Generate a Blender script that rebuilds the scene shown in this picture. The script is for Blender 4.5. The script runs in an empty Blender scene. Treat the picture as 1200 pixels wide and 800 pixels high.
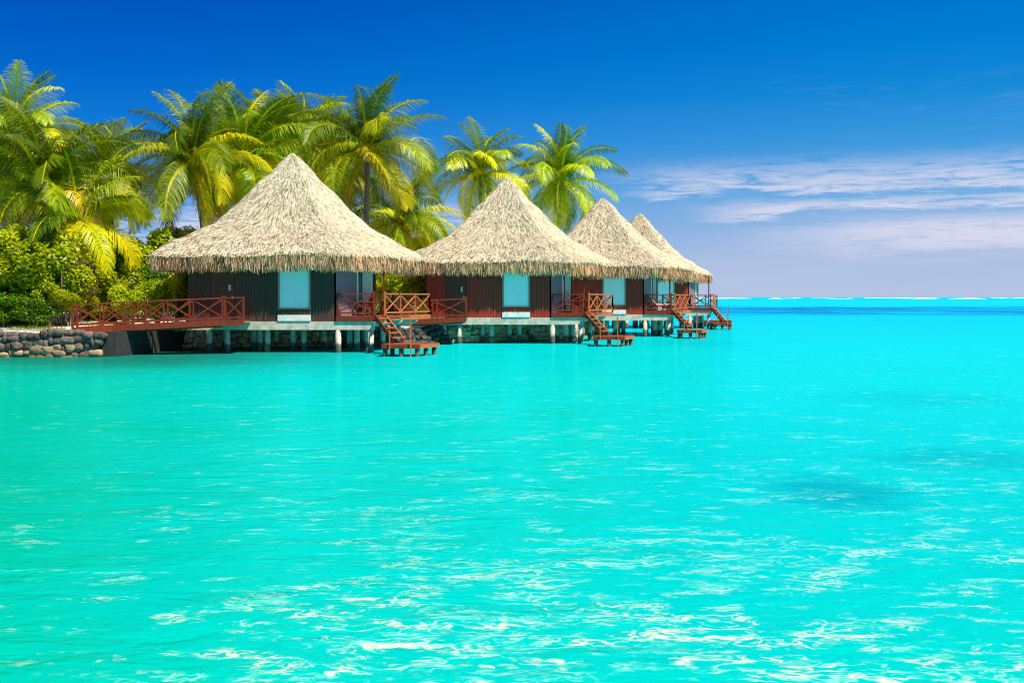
import bpy, math, random
import numpy as np
from mathutils import Vector, Matrix
random.seed(7); rng = np.random.default_rng(7)
R = math.radians
S = bpy.context.scene
COL = S.collection

# ------------------------------------------------------------------ camera
CAMZ, F = 2.44, 1333.3
cd = bpy.data.cameras.new('camera'); cam = bpy.data.objects.new('camera', cd); COL.objects.link(cam)
cd.lens = 40; cd.sensor_width = 36; cd.shift_y = -52 / 1200; cd.clip_start = .2; cd.clip_end = 40000
cam.location = (0, 0, CAMZ); cam.rotation_euler = (R(90), 0, 0)
S.camera = cam
S.cycles.filter_width = 1.15

# ------------------------------------------------------------------ node helpers
class NT:
    def __init__(s, t): s.t = t; s.n = t.nodes; s.l = t.links
    def new(s, typ, ins=None, **kw):
        n = s.n.new(typ)
        for k, v in kw.items(): setattr(n, k, v)
        for k, v in (ins or {}).items():
            if isinstance(v, bpy.types.NodeSocket): s.l.new(v, n.inputs[k])
            else: n.inputs[k].default_value = v
        return n
    def math(s, op, a, b=0.0, c=None, clamp=False):
        ins = {0: a, 1: b}
        if c is not None: ins[2] = c
        return s.new('ShaderNodeMath', ins, operation=op, use_clamp=clamp).outputs[0]
    def mix(s, fac, a, b, blend='MIX'):
        n = s.n.new('ShaderNodeMix'); n.data_type = 'RGBA'; n.blend_type = blend
        for i, v in ((0, fac), (6, a), (7, b)):
            if isinstance(v, bpy.types.NodeSocket): s.l.new(v, n.inputs[i])
            else: n.inputs[i].default_value = v if not isinstance(v, tuple) else (*v[:3], 1)
        return n.outputs[2]
    def ramp(s, fac, stops, interp='LINEAR'):
        n = s.new('ShaderNodeValToRGB', {0: fac}); cr = n.color_ramp; cr.interpolation = interp
        while len(cr.elements) < len(stops): cr.elements.new(.5)
        for e, (p, c) in zip(cr.elements, stops):
            e.position = p; e.color = (*c, 1) if isinstance(c, tuple) else (c, c, c, 1)
        return n.outputs[0]
    def noise(s, vec, scale, detail=3, rough=.5, dist=0.0):
        return s.new('ShaderNodeTexNoise', {'Vector': vec, 'Scale': scale, 'Detail': detail, 'Roughness': rough, 'Distortion': dist}).outputs[0]
    def mapping(s, vec, loc=(0,0,0), rot=(0,0,0), scale=(1,1,1)):
        return s.new('ShaderNodeMapping', {0: vec, 1: loc, 2: rot, 3: scale}).outputs[0]
    def smooth(s, v, a, b):
        return s.new('ShaderNodeMapRange', {0: v, 1: a, 2: b, 3: 0.0, 4: 1.0}, interpolation_type='SMOOTHSTEP').outputs[0]
def lin(r, g, b):
    f = lambda c: (c/255/12.92) if c/255 <= .04045 else ((c/255+.055)/1.055)**2.4
    return (f(r), f(g), f(b))

# ------------------------------------------------------------------ world, sun, exposure
EXPO = .48
SUN_EL, SUN_AZ = 57, 126          # azimuth clockwise from +Y: right of and behind the camera
W = bpy.data.worlds.new("World"); S.world = W; W.use_nodes = True
W.node_tree.nodes.clear(); w = NT(W.node_tree)
sky = w.new('ShaderNodeTexSky', sky_type='NISHITA', sun_disc=False, sun_elevation=R(SUN_EL), sun_rotation=R(SUN_AZ),
            altitude=0, air_density=1.0, dust_density=.3, ozone_density=3.0)
tc = w.new('ShaderNodeTexCoord').outputs['Generated']
sx = w.new('ShaderNodeSeparateXYZ', {0: tc}); X_, Y_, Z_ = sx.outputs
BG = .062
az = w.math('ARCTAN2', X_, Y_)
# polarised tropical sky: a deeper blue low down, the plain sky higher up
G = 2**-EXPO
def skr(st): return w.ramp(w.math('MULTIPLY', Z_, 2.0, clamp=True), [(p, tuple(v*G for v in lin(*c))) for p, c in st])
dl_ = skr([(0.0,(160,182,222)),(.08,(120,172,224)),(.18,(62,148,222)),(.28,(14,122,216)),(.38,(0,102,202)),(.50,(0,80,184)),(.70,(0,70,168)),(1.0,(0,64,158))])
dr_ = skr([(0.0,(172,190,226)),(.10,(160,188,228)),(.18,(112,174,226)),(.26,(60,154,222)),(.34,(20,138,216)),(.42,(0,126,212)),(.51,(0,114,202)),(1.0,(0,74,164))])
deep = w.mix(w.smooth(az, -.42, .45), dl_, dr_)
deep10 = w.mix(1.0, deep, (1/BG, 1/BG, 1/BG), 'MULTIPLY')
fac = w.new('ShaderNodeMapRange', {0: Z_, 1: .28, 2: .6, 3: 1.0, 4: .1}).outputs[0]
skyc = w.mix(fac, sky.outputs[0], deep10)
cv = w.new('ShaderNodeCombineXYZ', {0: w.math('MULTIPLY', az, 4.2), 1: w.math('MULTIPLY', Z_, 30.0), 2: 0.0}).outputs[0]
n1 = w.noise(cv, 1.7, 9, .62, .7)
cv2 = w.mapping(cv, (3.3, 7.7, 0), (0, 0, R(8)), (1, 1.3, 1))
n2 = w.noise(cv2, 4.5, 7, .65, 1.2)
n3 = w.noise(w.mapping(cv, (9, 2, 0), (0, 0, R(-3)), (.5, .8, 1)), 1.4, 4, .5, .3)
tex = w.math('ADD', w.math('MULTIPLY', n1, .5), w.math('MULTIPLY', n2, .5))
def edge(lo, lo2, hi, hi2): return w.math('MULTIPLY', w.smooth(zw, lo, lo2), w.math('SUBTRACT', 1.0, w.smooth(zw, hi, hi2)))
# band edges are themselves ragged
zw = w.math('ADD', Z_, w.math('ADD', w.math('MULTIPLY', w.math('SUBTRACT', n2, .5), .020), w.math('MULTIPLY', w.math('SUBTRACT', n1, .5), .026)))
zw = w.math('ADD', zw, w.math('MULTIPLY', az, -.012))
def lay(b, lo, hi, wt): return w.math('MULTIPLY', w.math('MULTIPLY', b, w.smooth(tex, lo, hi)), wt)
c1 = lay(w.math('MULTIPLY', edge(.083, .089, .094, .122), w.smooth(az, .06, .16)), .38, .60, .76)
c2 = lay(w.math('MULTIPLY', edge(.064, .070, .074, .082), w.smooth(az, .13, .24)), .34, .56, .84)
c3 = lay(w.math('MULTIPLY', edge(.020, .046, .054, .066), w.smooth(az, .16, .36)), .30, .56, .84)
c4 = lay(w.math('MULTIPLY', edge(.030, .050, .070, .095), w.math('SUBTRACT', 1.0, w.smooth(az, -.04, .04))), .42, .60, .75)
c5 = lay(w.math('MULTIPLY', edge(.118, .135, .16, .20), w.smooth(az, .05, .3)), .5, .8, .10)
cl = w.math('MAXIMUM', w.math('MAXIMUM', c1, c2), w.math('MAXIMUM', c3, w.math('MAXIMUM', c4, c5)))
skyc = w.mix(cl, skyc, tuple(c*G/BG for c in lin(226, 224, 240)))
veil = w.math('MULTIPLY', w.math('SUBTRACT', 1.0, w.smooth(Z_, .01, .062)), w.math('MULTIPLY', n3, 1.3), clamp=True)
skyc = w.mix(w.math('MULTIPLY', veil, w.smooth(az, -.1, .2)), skyc, tuple(c*G/BG for c in lin(184, 198, 228)))
bg = w.new('ShaderNodeBackground', {0: skyc, 1: BG})
w.new('ShaderNodeOutputWorld', {0: bg.outputs[0]})
sl = bpy.data.lights.new('sun', 'SUN'); sl.energy = 5.0; sl.angle = R(.5); sl.color = (1, .93, .80)
so = bpy.data.objects.new('sun', sl); COL.objects.link(so)
sd = Vector((math.sin(R(SUN_AZ))*math.cos(R(SUN_EL)), math.cos(R(SUN_AZ))*math.cos(R(SUN_EL)), math.sin(R(SUN_EL))))
so.rotation_euler = sd.to_track_quat('Z', 'Y').to_euler(); so.location = (0, 0, 60)
vs = S.view_settings; vs.view_transform = 'Standard'; vs.look = 'None'; vs.gamma = 1; vs.use_curve_mapping = False; vs.exposure = EXPO

# ------------------------------------------------------------------ object helpers
def tag(o, label=None, cat=None, group=None, kind=None):
    for k, v in (('label', label), ('category', cat), ('group', group), ('kind', kind)):
        if v: o[k] = v
    return o
def empty(name, loc=(0,0,0), rz=0):
    o = bpy.data.objects.new(name, None); COL.objects.link(o); o.location = loc; o.rotation_euler.z = rz
    o.empty_display_size = .3
    return o
def link_mesh(name, me, mat, parent=None):
    o = bpy.data.objects.new(name, me); COL.objects.link(o)
    if mat and not me.materials: me.materials.append(mat)
    if parent: o.parent = parent
    return o
class MB:
    def __init__(s): s.v = []; s.f = []
    def add(s, vs, fs):
        n = len(s.v); s.v += [tuple(v) for v in vs]; s.f += [tuple(i+n for i in f) for f in fs]; return s
    def box(s, a, b):
        (x0,y0,z0),(x1,y1,z1) = a, b
        return s.add([(x0,y0,z0),(x1,y0,z0),(x1,y1,z0),(x0,y1,z0),(x0,y0,z1),(x1,y0,z1),(x1,y1,z1),(x0,y1,z1)],
                     [(3,2,1,0),(4,5,6,7),(0,1,5,4),(1,2,6,5),(2,3,7,6),(3,0,4,7)])
    def bar(s, p, q, wd=.06, h=None, up=(0,0,1)):
        h = h or wd; p = Vector(p); q = Vector(q); d = (q-p).normalized(); u = Vector(up)
        if abs(d.dot(u)) > .98: u = Vector((0,1,0))
        sd_ = d.cross(u).normalized()*wd/2; u = sd_.cross(d).normalized()*h/2
        c = [p-sd_-u, p+sd_-u, p+sd_+u, p-sd_+u, q-sd_-u, q+sd_-u, q+sd_+u, q-sd_+u]
        return s.add(c, [(3,2,1,0),(4,5,6,7),(0,1,5,4),(1,2,6,5),(2,3,7,6),(3,0,4,7)])
    def cyl(s, p, q, r0, r1=None, n=10):
        r1 = r0 if r1 is None else r1; p = Vector(p); q = Vector(q); d = (q-p).normalized()
        a = d.orthogonal().normalized(); b = d.cross(a)
        vs = [p+(a*math.cos(t)+b*math.sin(t))*r0 for t in [2*math.pi*i/n for i in range(n)]] + \
             [q+(a*math.cos(t)+b*math.sin(t))*r1 for t in [2*math.pi*i/n for i in range(n)]]
        return s.add(vs, [(i,(i+1)%n,n+(i+1)%n,n+i) for i in range(n)] + [tuple(range(n))[::-1], tuple(range(n,2*n))])
    def prism(s, poly, z0, z1):
        n = len(poly)
        return s.add([(x,y,z0) for x,y in poly]+[(x,y,z1) for x,y in poly],
                     [tuple(range(n))[::-1], tuple(range(n,2*n))]+[(i,(i+1)%n,n+(i+1)%n,n+i) for i in range(n)])
    def build(s, name, mat, parent=None, smooth=False):
        me = bpy.data.meshes.new(name); me.from_pydata(s.v, [], s.f); me.update()
        if smooth: me.polygons.foreach_set('use_smooth', [True]*len(me.polygons))
        return link_mesh(name, me, mat, parent)
def np_mesh(name, V, Fq, col=None, smooth=False):
    """V (n,3), Fq (m,4) quads, col (n,) scalar variation per vertex -> attribute 'vary'"""
    me = bpy.data.meshes.new(name); V = np.asarray(V, np.float32); Fq = np.asarray(Fq, np.int32)
    me.vertices.add(len(V)); me.vertices.foreach_set('co', V.ravel())
    me.loops.add(Fq.size); me.loops.foreach_set('vertex_index', Fq.ravel())
    me.polygons.add(len(Fq)); me.polygons.foreach_set('loop_start', np.arange(0, Fq.size, Fq.shape[1], dtype=np.int32))
    me.update(calc_edges=True)
    if col is not None:
        a = me.attributes.new('vary', 'FLOAT', 'POINT'); a.data.foreach_set('value', np.asarray(col, np.float32))
    if smooth: me.polygons.foreach_set('use_smooth', np.ones(len(Fq), bool))
    me.validate(); return me
def at(px, py, Y): return ((px-600)*Y/F, Y, CAMZ+(348-py)*Y/F)

# ------------------------------------------------------------------ materials
def mat(name, build):
    m = bpy.data.materials.new(name); m.use_nodes = True; m.node_tree.nodes.clear(); t = NT(m.node_tree)
    t.new('ShaderNodeOutputMaterial', {0: build(t)}); return m
def pbsdf(t, col, rough=.7, bump=None, bs=.3, bd=.02, **k):
    ins = {'Base Color': col if isinstance(col, bpy.types.NodeSocket) else (*col, 1), 'Roughness': rough}
    if bump is not None: ins['Normal'] = t.new('ShaderNodeBump', {'Height': bump, 'Strength': bs, 'Distance': bd}).outputs[0]
    ins.update(k); return t.new('ShaderNodeBsdfPrincipled', ins).outputs[0]
def obco(t): return t.new('ShaderNodeTexCoord').outputs['Object']
def geo(t): return t.new('ShaderNodeNewGeometry').outputs['Position']
def wood(name, c, dark=.55, slat=None, rough=.6):
    def b(t):
        o = obco(t)
        g = t.noise(t.mapping(o, scale=(1, 1, 1)), 9, 5, .65)
        n = t.noise(t.mapping(o, scale=(14, 14, 1.2)), 2, 4, .6)
        k = t.math('ADD', t.math('MULTIPLY', g, .5), t.math('MULTIPLY', n, .5))
        colr = t.mix(t.smooth(k, .36, .64), tuple(x*dark for x in c), c)
        if slat:
            ph = t.math('FRACT', t.math('MULTIPLY', t.new('ShaderNodeSeparateXYZ', {0: o}).outputs[slat[1]], 1/slat[0]))
            gap = t.math('MINIMUM', t.smooth(ph, .0, .12), t.math('SUBTRACT', 1.0, t.smooth(ph, .88, 1.0)))
            colr = t.mix(t.math('SUBTRACT', 1.0, gap), colr, tuple(x*.3 for x in c))
            return pbsdf(t, colr, rough, gap, .8, .02, **{'Specular IOR Level': .12})
        return pbsdf(t, colr, rough, k, .3, .01, **{'Specular IOR Level': .15})
    return mat(name, b)
def plain(name, c, rough=.6, var=.25, sc=4):
    def b(t):
        n = t.noise(obco(t), sc, 5, .6)
        return pbsdf(t, t.mix(t.smooth(n, .3, .7), tuple(x*(1-var) for x in c), tuple(min(1, x*(1+var*.3)) for x in c)), rough, n, .15, .01)
    return mat(name, b)
M = {}
M['redwood'] = wood('red_stained_timber', (.25, .045, .019))
M['redwood_deck'] = wood('red_stained_decking', (.42, .085, .034), slat=(.13, 0))
M['stair_and_sunlit_wood'] = wood('orange_brown_and_sunlit_timber', (.62, .17, .06))  # stair timber; also paints the sunlit right-facing sides brighter than the red timber
M['charcoal'] = wood('charcoal_boards', (.13, .060, .042), .75, slat=(.14, 0))
M['mahogany'] = wood('mahogany_boards', (.52, .052, .03), .75, slat=(.14, 0))
M['door'] = wood('brown_door_timber', (.17, .055, .038), .7)
M['lilac'] = wood('greyish_lilac_boards', (.34, .20, .25), .85, slat=(.12, 1))
M['blind'] = plain('white_blind', (1.0, .82, .83), .6, .05, 2)
M['trim'] = plain('pale_trim', (.84, .76, .70), .6, .15)
M['pinktrim'] = plain('salmon_trim', (.42, .22, .17), .6, .15)
M['cream'] = plain('cream_lamp', (.6, .55, .4), .4, .1)
M['brass'] = plain('metal_handle', (.5, .45, .35), .35, .1)
M['curtain'] = wood('pale_curtain', (.75, .68, .60), .7, slat=(.2, 1))
M['glass'] = mat('dark_glass', lambda t: pbsdf(t, (.03, .045, .045), .06))
def concrete(t):
    o = geo(t); z = t.new('ShaderNodeSeparateXYZ', {0: o}).outputs[2]
    n = t.noise(o, 3.0, 6, .65)
    c = t.mix(t.smooth(n, .3, .72), (.42, .36, .28), (.70, .61, .50))
    c = t.mix(t.smooth(t.noise(t.mapping(o, scale=(4, 4, .6)), 3, 4, .6), .62, .8), c, (.24, .27, .20))
    tide = t.math('SUBTRACT', 1.0, t.smooth(t.math('ADD', z, t.math('MULTIPLY', n, .35)), .50, .68))
    return pbsdf(t, t.mix(tide, c, (.10, .085, .065)), .85, n, .4, .02)
M['concrete'] = mat('weathered_concrete', concrete)
def thatch(t, fr=False):
    v = t.new('ShaderNodeAttribute', attribute_name='vary').outputs['Fac']
    c = t.ramp(v, [(0, (.07, .040, .022)), (.07, (.27, .17, .10)), (.22, (.70, .54, .36)), (.4, (.93, .82, .61)), (1, (.97, .91, .74))])
    if fr: c = t.mix(1.0, c, (1.0, .70, .53), 'MULTIPLY')
    # weathering: slow drift of tone over the roof
    n = t.noise(geo(t), .9, 4, .6)
    c = t.mix(t.math('MULTIPLY', t.smooth(n, .5, .75), .25), c, (.56, .42, .27))
    d = t.new('ShaderNodeBsdfDiffuse', {0: c, 1: .6}).outputs[0]
    tr = t.new('ShaderNodeBsdfTranslucent', {0: c}).outputs[0]
    return t.new('ShaderNodeMixShader', {0: .12, 1: d, 2: tr}).outputs[0]
M['thatch'] = mat('dry_palm_thatch', thatch)
def thatch_base(t):
    o = geo(t); n = t.noise(t.mapping(o, scale=(9, 9, 3)), 3, 5, .7)
    return pbsdf(t, t.mix(t.smooth(n, .35, .65), (.16, .10, .06), (.60, .45, .28)), .95, n, .8, .05)
M['fringe'] = mat('hanging_thatch', lambda t: thatch(t, True))
M['thatch_base'] = mat('thatch_underlayer', thatch_base)
def leafmat(name, stops, trans=.32, rough=.42, tcol=(1.1, 1.25, .5)):
    def b(t):
        v = t.new('ShaderNodeAttribute', attribute_name='vary').outputs['Fac']
        rnd = t.new('ShaderNodeObjectInfo').outputs['Random']
        c = t.ramp(v, stops)
        hs = t.new('ShaderNodeHueSaturation', {'Hue': t.math('ADD', .49, t.math('MULTIPLY', rnd, .02)), 'Saturation': 1.08,
                   'Value': t.math('ADD', .85, t.math('MULTIPLY', rnd, .3)), 'Color': c}).outputs[0]
        p = pbsdf(t, hs, rough, **{'Specular IOR Level': .35})
        tr = t.new('ShaderNodeBsdfTranslucent', {0: t.mix(1.0, hs, tcol, 'MULTIPLY')}).outputs[0]
        return t.new('ShaderNodeMixShader', {0: trans, 1: p, 2: tr}).outputs[0]
    return mat(name, b)
M['frond'] = leafmat('palm_frond', [(0, (.045,.085,.008)), (.35, (.12,.21,.008)), (.6, (.38,.47,.012)), (.88, (.80,.68,.012)), (1, (.55,.36,.07))], .22)
M['leafy'] = leafmat('broad_leaf', [(0, (.05,.10,.008)), (.4, (.29,.37,.010)), (.75, (.60,.60,.018)), (1, (.74,.66,.05))])
M['leafd'] = leafmat('dark_leaf', [(0, (.025,.07,.008)), (.5, (.09,.20,.012)), (1, (.30,.44,.02))])
M['leafb'] = leafmat('dry_leaf', [(0, (.07,.06,.02)), (.5, (.17,.14,.04)), (1, (.34,.28,.06))])
M['bark'] = wood('grey_palm_bark', (.27, .21, .155), .5)
M['coconut'] = plain('coconut_husk', (.40, .20, .03), .6, .4, 6)
def stone(name, a, b_, y):
    def f(t):
        v = t.new('ShaderNodeAttribute', attribute_name='vary').outputs['Fac']
        o = geo(t); n = t.noise(o, 7, 6, .7); z = t.new('ShaderNodeSeparateXYZ', {0: o}).outputs[2]
        c = t.mix(v, a, b_)
        c = t.mix(t.smooth(n, .45, .7), c, tuple(x*1.5 for x in b_))
        low = t.math('SUBTRACT', 1.0, t.smooth(t.math('ADD', z, t.math('MULTIPLY', n, .4)), .5, .85))
        c = t.mix(t.math('MULTIPLY', low, t.smooth(v, .2, .6)), c, y)
        wet = t.math('SUBTRACT', 1.0, t.smooth(z, .04, .16))
        return pbsdf(t, t.mix(wet, c, tuple(x*.35 for x in y)), .85, n, .6, .03)
    return mat(name, f)
M['stone'] = stone('basalt_stone', (.060,.042,.040), (.19,.125,.10), (.44,.29,.15))
M['rubble'] = stone('coral_rubble', (.26,.15,.08), (.78,.52,.32), (.55,.38,.20))
M['blackrock'] = stone('black_basalt', (.018,.016,.018), (.06,.05,.05), (.10,.08,.06))
M['mortar'] = plain('dark_backfill', (.05,.04,.035), .95)
M['shadewall'] = plain('shade_dark_abutment_concrete', (.03,.03,.03), .9, .4)  # near-black colour paints in the shadow under the footbridge
def ground(t):
    o = geo(t); n = t.noise(o, .35, 5, .6); n2 = t.noise(o, 6, 5, .65)
    c = t.mix(t.smooth(n2, .3, .7), (.60, .52, .40), (.78, .71, .58))
    c = t.mix(t.smooth(t.math('ADD', n, t.math('MULTIPLY', n2, .15)), .66, .74), c, (.12, .20, .03))
    return pbsdf(t, c, .95, n2, .5, .05)
M['ground'] = mat('sandy_ground', ground)
M['path'] = plain('tree_shade_path', (.36, .32, .31), .9, .2, 3)  # grey carries the tree's shadow on the sand in the sheet's colour
M['grass'] = leafmat('grass_blade', [(0, (.05,.12,.01)), (.5, (.14,.26,.02)), (1, (.34,.40,.05))])
M['foam'] = plain('white_surf', (.85, .88, .88), .9, .05)
M['fabric'] = plain('cream_cushion', (.62, .52, .40), .9, .1)

# ------------------------------------------------------------------ water
def water(t):
    o = geo(t); sp = t.new('ShaderNodeSeparateXYZ', {0: o}); x, y, z = sp.outputs
    big = t.noise(t.mapping(o, scale=(1, .45, 1)), .045, 4, .55, .4)
    med = t.noise(t.mapping(o, scale=(.7, 1, 1)), .33, 5, .6, .6)
    ang = t.math('DIVIDE', x, t.math('MAXIMUM', y, 4.0))          # bearing across the lagoon: west shallows greener, east deeper
    fn2 = t.noise(t.mapping(o, (40, 7, 0), scale=(.7, .5, 1)), .03, 6, .75)
    yb = t.math('MULTIPLY', y, t.math('ADD', 1.0, t.math('MULTIPLY', t.math('SUBTRACT', fn2, .5), .7)))
    ly = t.math('DIVIDE', t.math('LOGARITHM', t.math('MAXIMUM', t.math('ADD', yb, t.math('MULTIPLY', t.math('SUBTRACT', big, .5), 10.0)), 3.0), 10.0), 4.0)
    base = t.ramp(ly, [(.20, (.000,.50,.43)), (.28, (.000,.53,.47)), (.37, (.000,.61,.57)), (.43, (.000,.60,.61)), (.54, (.0,.52,.63)),
                       (.555, (.0,.40,.64)), (.575, (.0,.30,.60)), (.60, (.0,.32,.62)), (.625, (.0,.58,.72)), (.74, (.0,.58,.70)), (.755, (.0,.40,.64)), (.775, (.0,.58,.70)), (.95, (.0,.46,.66))])
    green = t.math('SUBTRACT', 1.0, t.smooth(t.math('ADD', ang, t.math('MULTIPLY', t.math('SUBTRACT', med, .5), .35)), -.50, -.12))
    green = t.math('MULTIPLY', green, t.math('SUBTRACT', 1.0, t.smooth(y, 60.0, 110.0)))
    c = t.mix(t.math('MULTIPLY', green, .75), base, (.0, .43, .27))
    # shade along the seawall, painted into the water as a darker green strip
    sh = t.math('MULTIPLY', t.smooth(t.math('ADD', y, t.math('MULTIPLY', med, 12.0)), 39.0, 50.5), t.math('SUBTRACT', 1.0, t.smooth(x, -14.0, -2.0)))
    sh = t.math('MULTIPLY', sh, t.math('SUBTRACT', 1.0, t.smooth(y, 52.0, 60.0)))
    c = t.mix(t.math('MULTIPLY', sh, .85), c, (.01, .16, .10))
    # mottling of the seabed
    c = t.mix(t.math('MULTIPLY', t.smooth(med, .52, .72), .35), c, (.0, .47, .44))
    # coral heads
    for cx, cy, rx, ry, k in ((4.1, 14.3, 1.2, 1.6, .62), (6.9, 17.2, 2.0, 1.5, .38), (9.8, 27.5, 2.8, 3.2, .2), (-12.8, 22, 1.2, 2.0, .4), (-8.6, 17, .9, 1.2, .3), (-6.7, 9.0, .5, .7, .3), (9, 60, 5, 6, .16)):
        dx = t.math('DIVIDE', t.math('SUBTRACT', x, cx), rx); dy = t.math('DIVIDE', t.math('SUBTRACT', y, cy), ry)
        d = t.math('SQRT', t.math('ADD', t.math('MULTIPLY', dx, dx), t.math('MULTIPLY', dy, dy)))
        d = t.math('ADD', d, t.math('MULTIPLY', t.math('SUBTRACT', t.noise(t.mapping(o, scale=(.5, 1.2, 1)), 1.8, 6, .7), .5), 2.0))
        c = t.mix(t.math('MULTIPLY', t.math('SUBTRACT', 1.0, t.smooth(d, .2, 1.1)), k), c, (.0, .26, .30))
    # broken dark weed band out by the reef
    far = t.math('MULTIPLY', t.smooth(y, 140.0, 175.0), t.math('SUBTRACT', 1.0, t.smooth(y, 270.0, 330.0)))
    fn = t.noise(t.mapping(o, scale=(.8, .5, 1)), .06, 6, .75)
    c = t.mix(t.math('MULTIPLY', far, t.math('MULTIPLY', t.smooth(fn, .46, .58), .9)), c, (.0, .10, .38))
    # caustic light net and ripple glints over pale sand, painted into the colour
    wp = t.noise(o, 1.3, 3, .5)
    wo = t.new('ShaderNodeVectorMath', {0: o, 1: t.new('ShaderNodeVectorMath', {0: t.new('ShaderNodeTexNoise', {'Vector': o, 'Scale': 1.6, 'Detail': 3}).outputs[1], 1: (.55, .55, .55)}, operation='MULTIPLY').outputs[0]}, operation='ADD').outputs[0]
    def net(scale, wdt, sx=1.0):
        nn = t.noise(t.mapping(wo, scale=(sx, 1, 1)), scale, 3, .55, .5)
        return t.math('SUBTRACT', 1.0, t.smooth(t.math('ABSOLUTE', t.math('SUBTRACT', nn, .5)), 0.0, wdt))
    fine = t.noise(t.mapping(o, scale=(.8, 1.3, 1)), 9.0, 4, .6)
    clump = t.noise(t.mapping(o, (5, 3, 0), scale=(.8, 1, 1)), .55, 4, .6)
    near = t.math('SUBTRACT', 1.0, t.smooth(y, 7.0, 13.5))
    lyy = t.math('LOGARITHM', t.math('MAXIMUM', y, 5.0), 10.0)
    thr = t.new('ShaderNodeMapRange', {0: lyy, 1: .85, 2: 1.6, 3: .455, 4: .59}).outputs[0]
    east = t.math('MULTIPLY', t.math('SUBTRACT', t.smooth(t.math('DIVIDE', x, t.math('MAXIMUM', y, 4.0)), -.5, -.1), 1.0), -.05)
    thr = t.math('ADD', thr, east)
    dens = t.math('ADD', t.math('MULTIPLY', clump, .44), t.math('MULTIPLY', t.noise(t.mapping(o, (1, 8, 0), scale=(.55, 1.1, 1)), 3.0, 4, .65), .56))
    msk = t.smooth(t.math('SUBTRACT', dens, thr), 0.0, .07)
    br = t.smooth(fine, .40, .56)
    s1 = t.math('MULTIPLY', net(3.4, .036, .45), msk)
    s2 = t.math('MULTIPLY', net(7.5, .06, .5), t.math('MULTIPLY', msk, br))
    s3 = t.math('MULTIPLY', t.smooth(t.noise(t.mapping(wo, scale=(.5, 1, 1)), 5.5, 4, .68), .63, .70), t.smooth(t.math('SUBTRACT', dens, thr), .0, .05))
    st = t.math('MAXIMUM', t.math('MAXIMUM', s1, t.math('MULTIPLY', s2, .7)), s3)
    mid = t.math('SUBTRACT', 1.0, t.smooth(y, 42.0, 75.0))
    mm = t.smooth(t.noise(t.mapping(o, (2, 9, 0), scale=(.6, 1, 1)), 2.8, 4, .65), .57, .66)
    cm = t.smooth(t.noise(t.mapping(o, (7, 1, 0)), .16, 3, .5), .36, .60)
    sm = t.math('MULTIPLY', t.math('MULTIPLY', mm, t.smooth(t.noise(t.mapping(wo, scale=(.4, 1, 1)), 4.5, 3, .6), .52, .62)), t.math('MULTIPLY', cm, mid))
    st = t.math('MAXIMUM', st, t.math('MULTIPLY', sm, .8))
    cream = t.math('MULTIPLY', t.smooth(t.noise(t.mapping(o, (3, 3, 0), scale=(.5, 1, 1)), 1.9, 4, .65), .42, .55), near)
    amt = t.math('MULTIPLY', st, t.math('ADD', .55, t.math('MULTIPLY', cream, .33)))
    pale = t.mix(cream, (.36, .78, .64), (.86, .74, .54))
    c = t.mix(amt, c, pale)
    # wind ripples
    h = t.math('ADD', t.math('MULTIPLY', t.noise(t.mapping(o, scale=(.55, 1, 1)), 1.1, 4, .6, .6), 1.0),
               t.math('MULTIPLY', t.noise(t.mapping(o, rot=(0,0,.3), scale=(.6, 1, 1)), 4.2, 4, .6, .4), .28))
    nrm = t.new('ShaderNodeBump', {'Height': h, 'Strength': .42, 'Distance': .16}).outputs[0]
    dif = t.new('ShaderNodeBsdfDiffuse', {0: c, 'Normal': nrm}).outputs[0]
    gl = t.new('ShaderNodeBsdfGlossy', {0: (.08, .80, .95, 1), 1: .07, 'Normal': nrm}).outputs[0]
    fr = t.new('ShaderNodeFresnel', {0: 1.33, 'Normal': nrm}).outputs[0]
    fr = t.math('MINIMUM', t.math('MULTIPLY', fr, .9), .36)
    return t.new('ShaderNodeMixShader', {0: fr, 1: dif, 2: gl}).outputs[0]
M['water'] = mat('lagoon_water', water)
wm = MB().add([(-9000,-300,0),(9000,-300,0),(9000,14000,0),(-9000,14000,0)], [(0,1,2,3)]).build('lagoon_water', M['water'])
tag(wm, 'clear turquoise lagoon water with pale light streaks painted into its colour', None, None, 'structure')

# ------------------------------------------------------------------ land
SHORE = [(-70,45.6),(-26,46.2),(-16.9,46.6),(-16.5,47.4),(-15.6,53.6),(-12.2,54.8),(-8.5,55.4),(-5.2,57.6),(-3.6,60.2),(-1.2,61.8),(1.6,63.4),(3.2,67),(4.3,73),(6.0,82),(7.2,92),(4.5,112),(-30,190),(-260,260),(-260,60)]
land = MB().prism(SHORE, -.4, .98)
def ss(a, b, v): v = min(1, max(0, (v-a)/(b-a))); return v*v*(3-2*v)
def gh(x, y): return .984+ss(-16.7, -19.5, x)*ss(46.9, 56, y)*(.42+.06*math.sin(x*1.3)*math.sin(y*.9))*1.0
gx_ = [-70, -55, -42, -34]+[-30+.5*i for i in range(27)]; gy_ = [46.75+.4*i for i in range(30)]+[60, 66, 80, 130]
gx_[-1] = -16.75
nx = len(gx_); land.add([(x, y, gh(x, y)) for y in gy_ for x in gx_], [(j*nx+i, j*nx+i+1, (j+1)*nx+i+1, (j+1)*nx+i) for j in range(len(gy_)-1) for i in range(nx-1)])
lo = land.build('ground', M['ground']); tag(lo, 'pale sandy shore with grassy patches behind the stone seawall', None, None, 'structure')
pv = []
for i in range(15):
    f = i/14; x = -17.1-f*12; y = 47.5+2.6*ss(0, .6, f); wd = .85
    pv += [(x, y-wd*(.5+f*.5), gh(x, y-wd*(.5+f*.5))+.012), (x, y, gh(x, y)+.012), (x, y+wd, gh(x, y+wd)+.012)]
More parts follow.
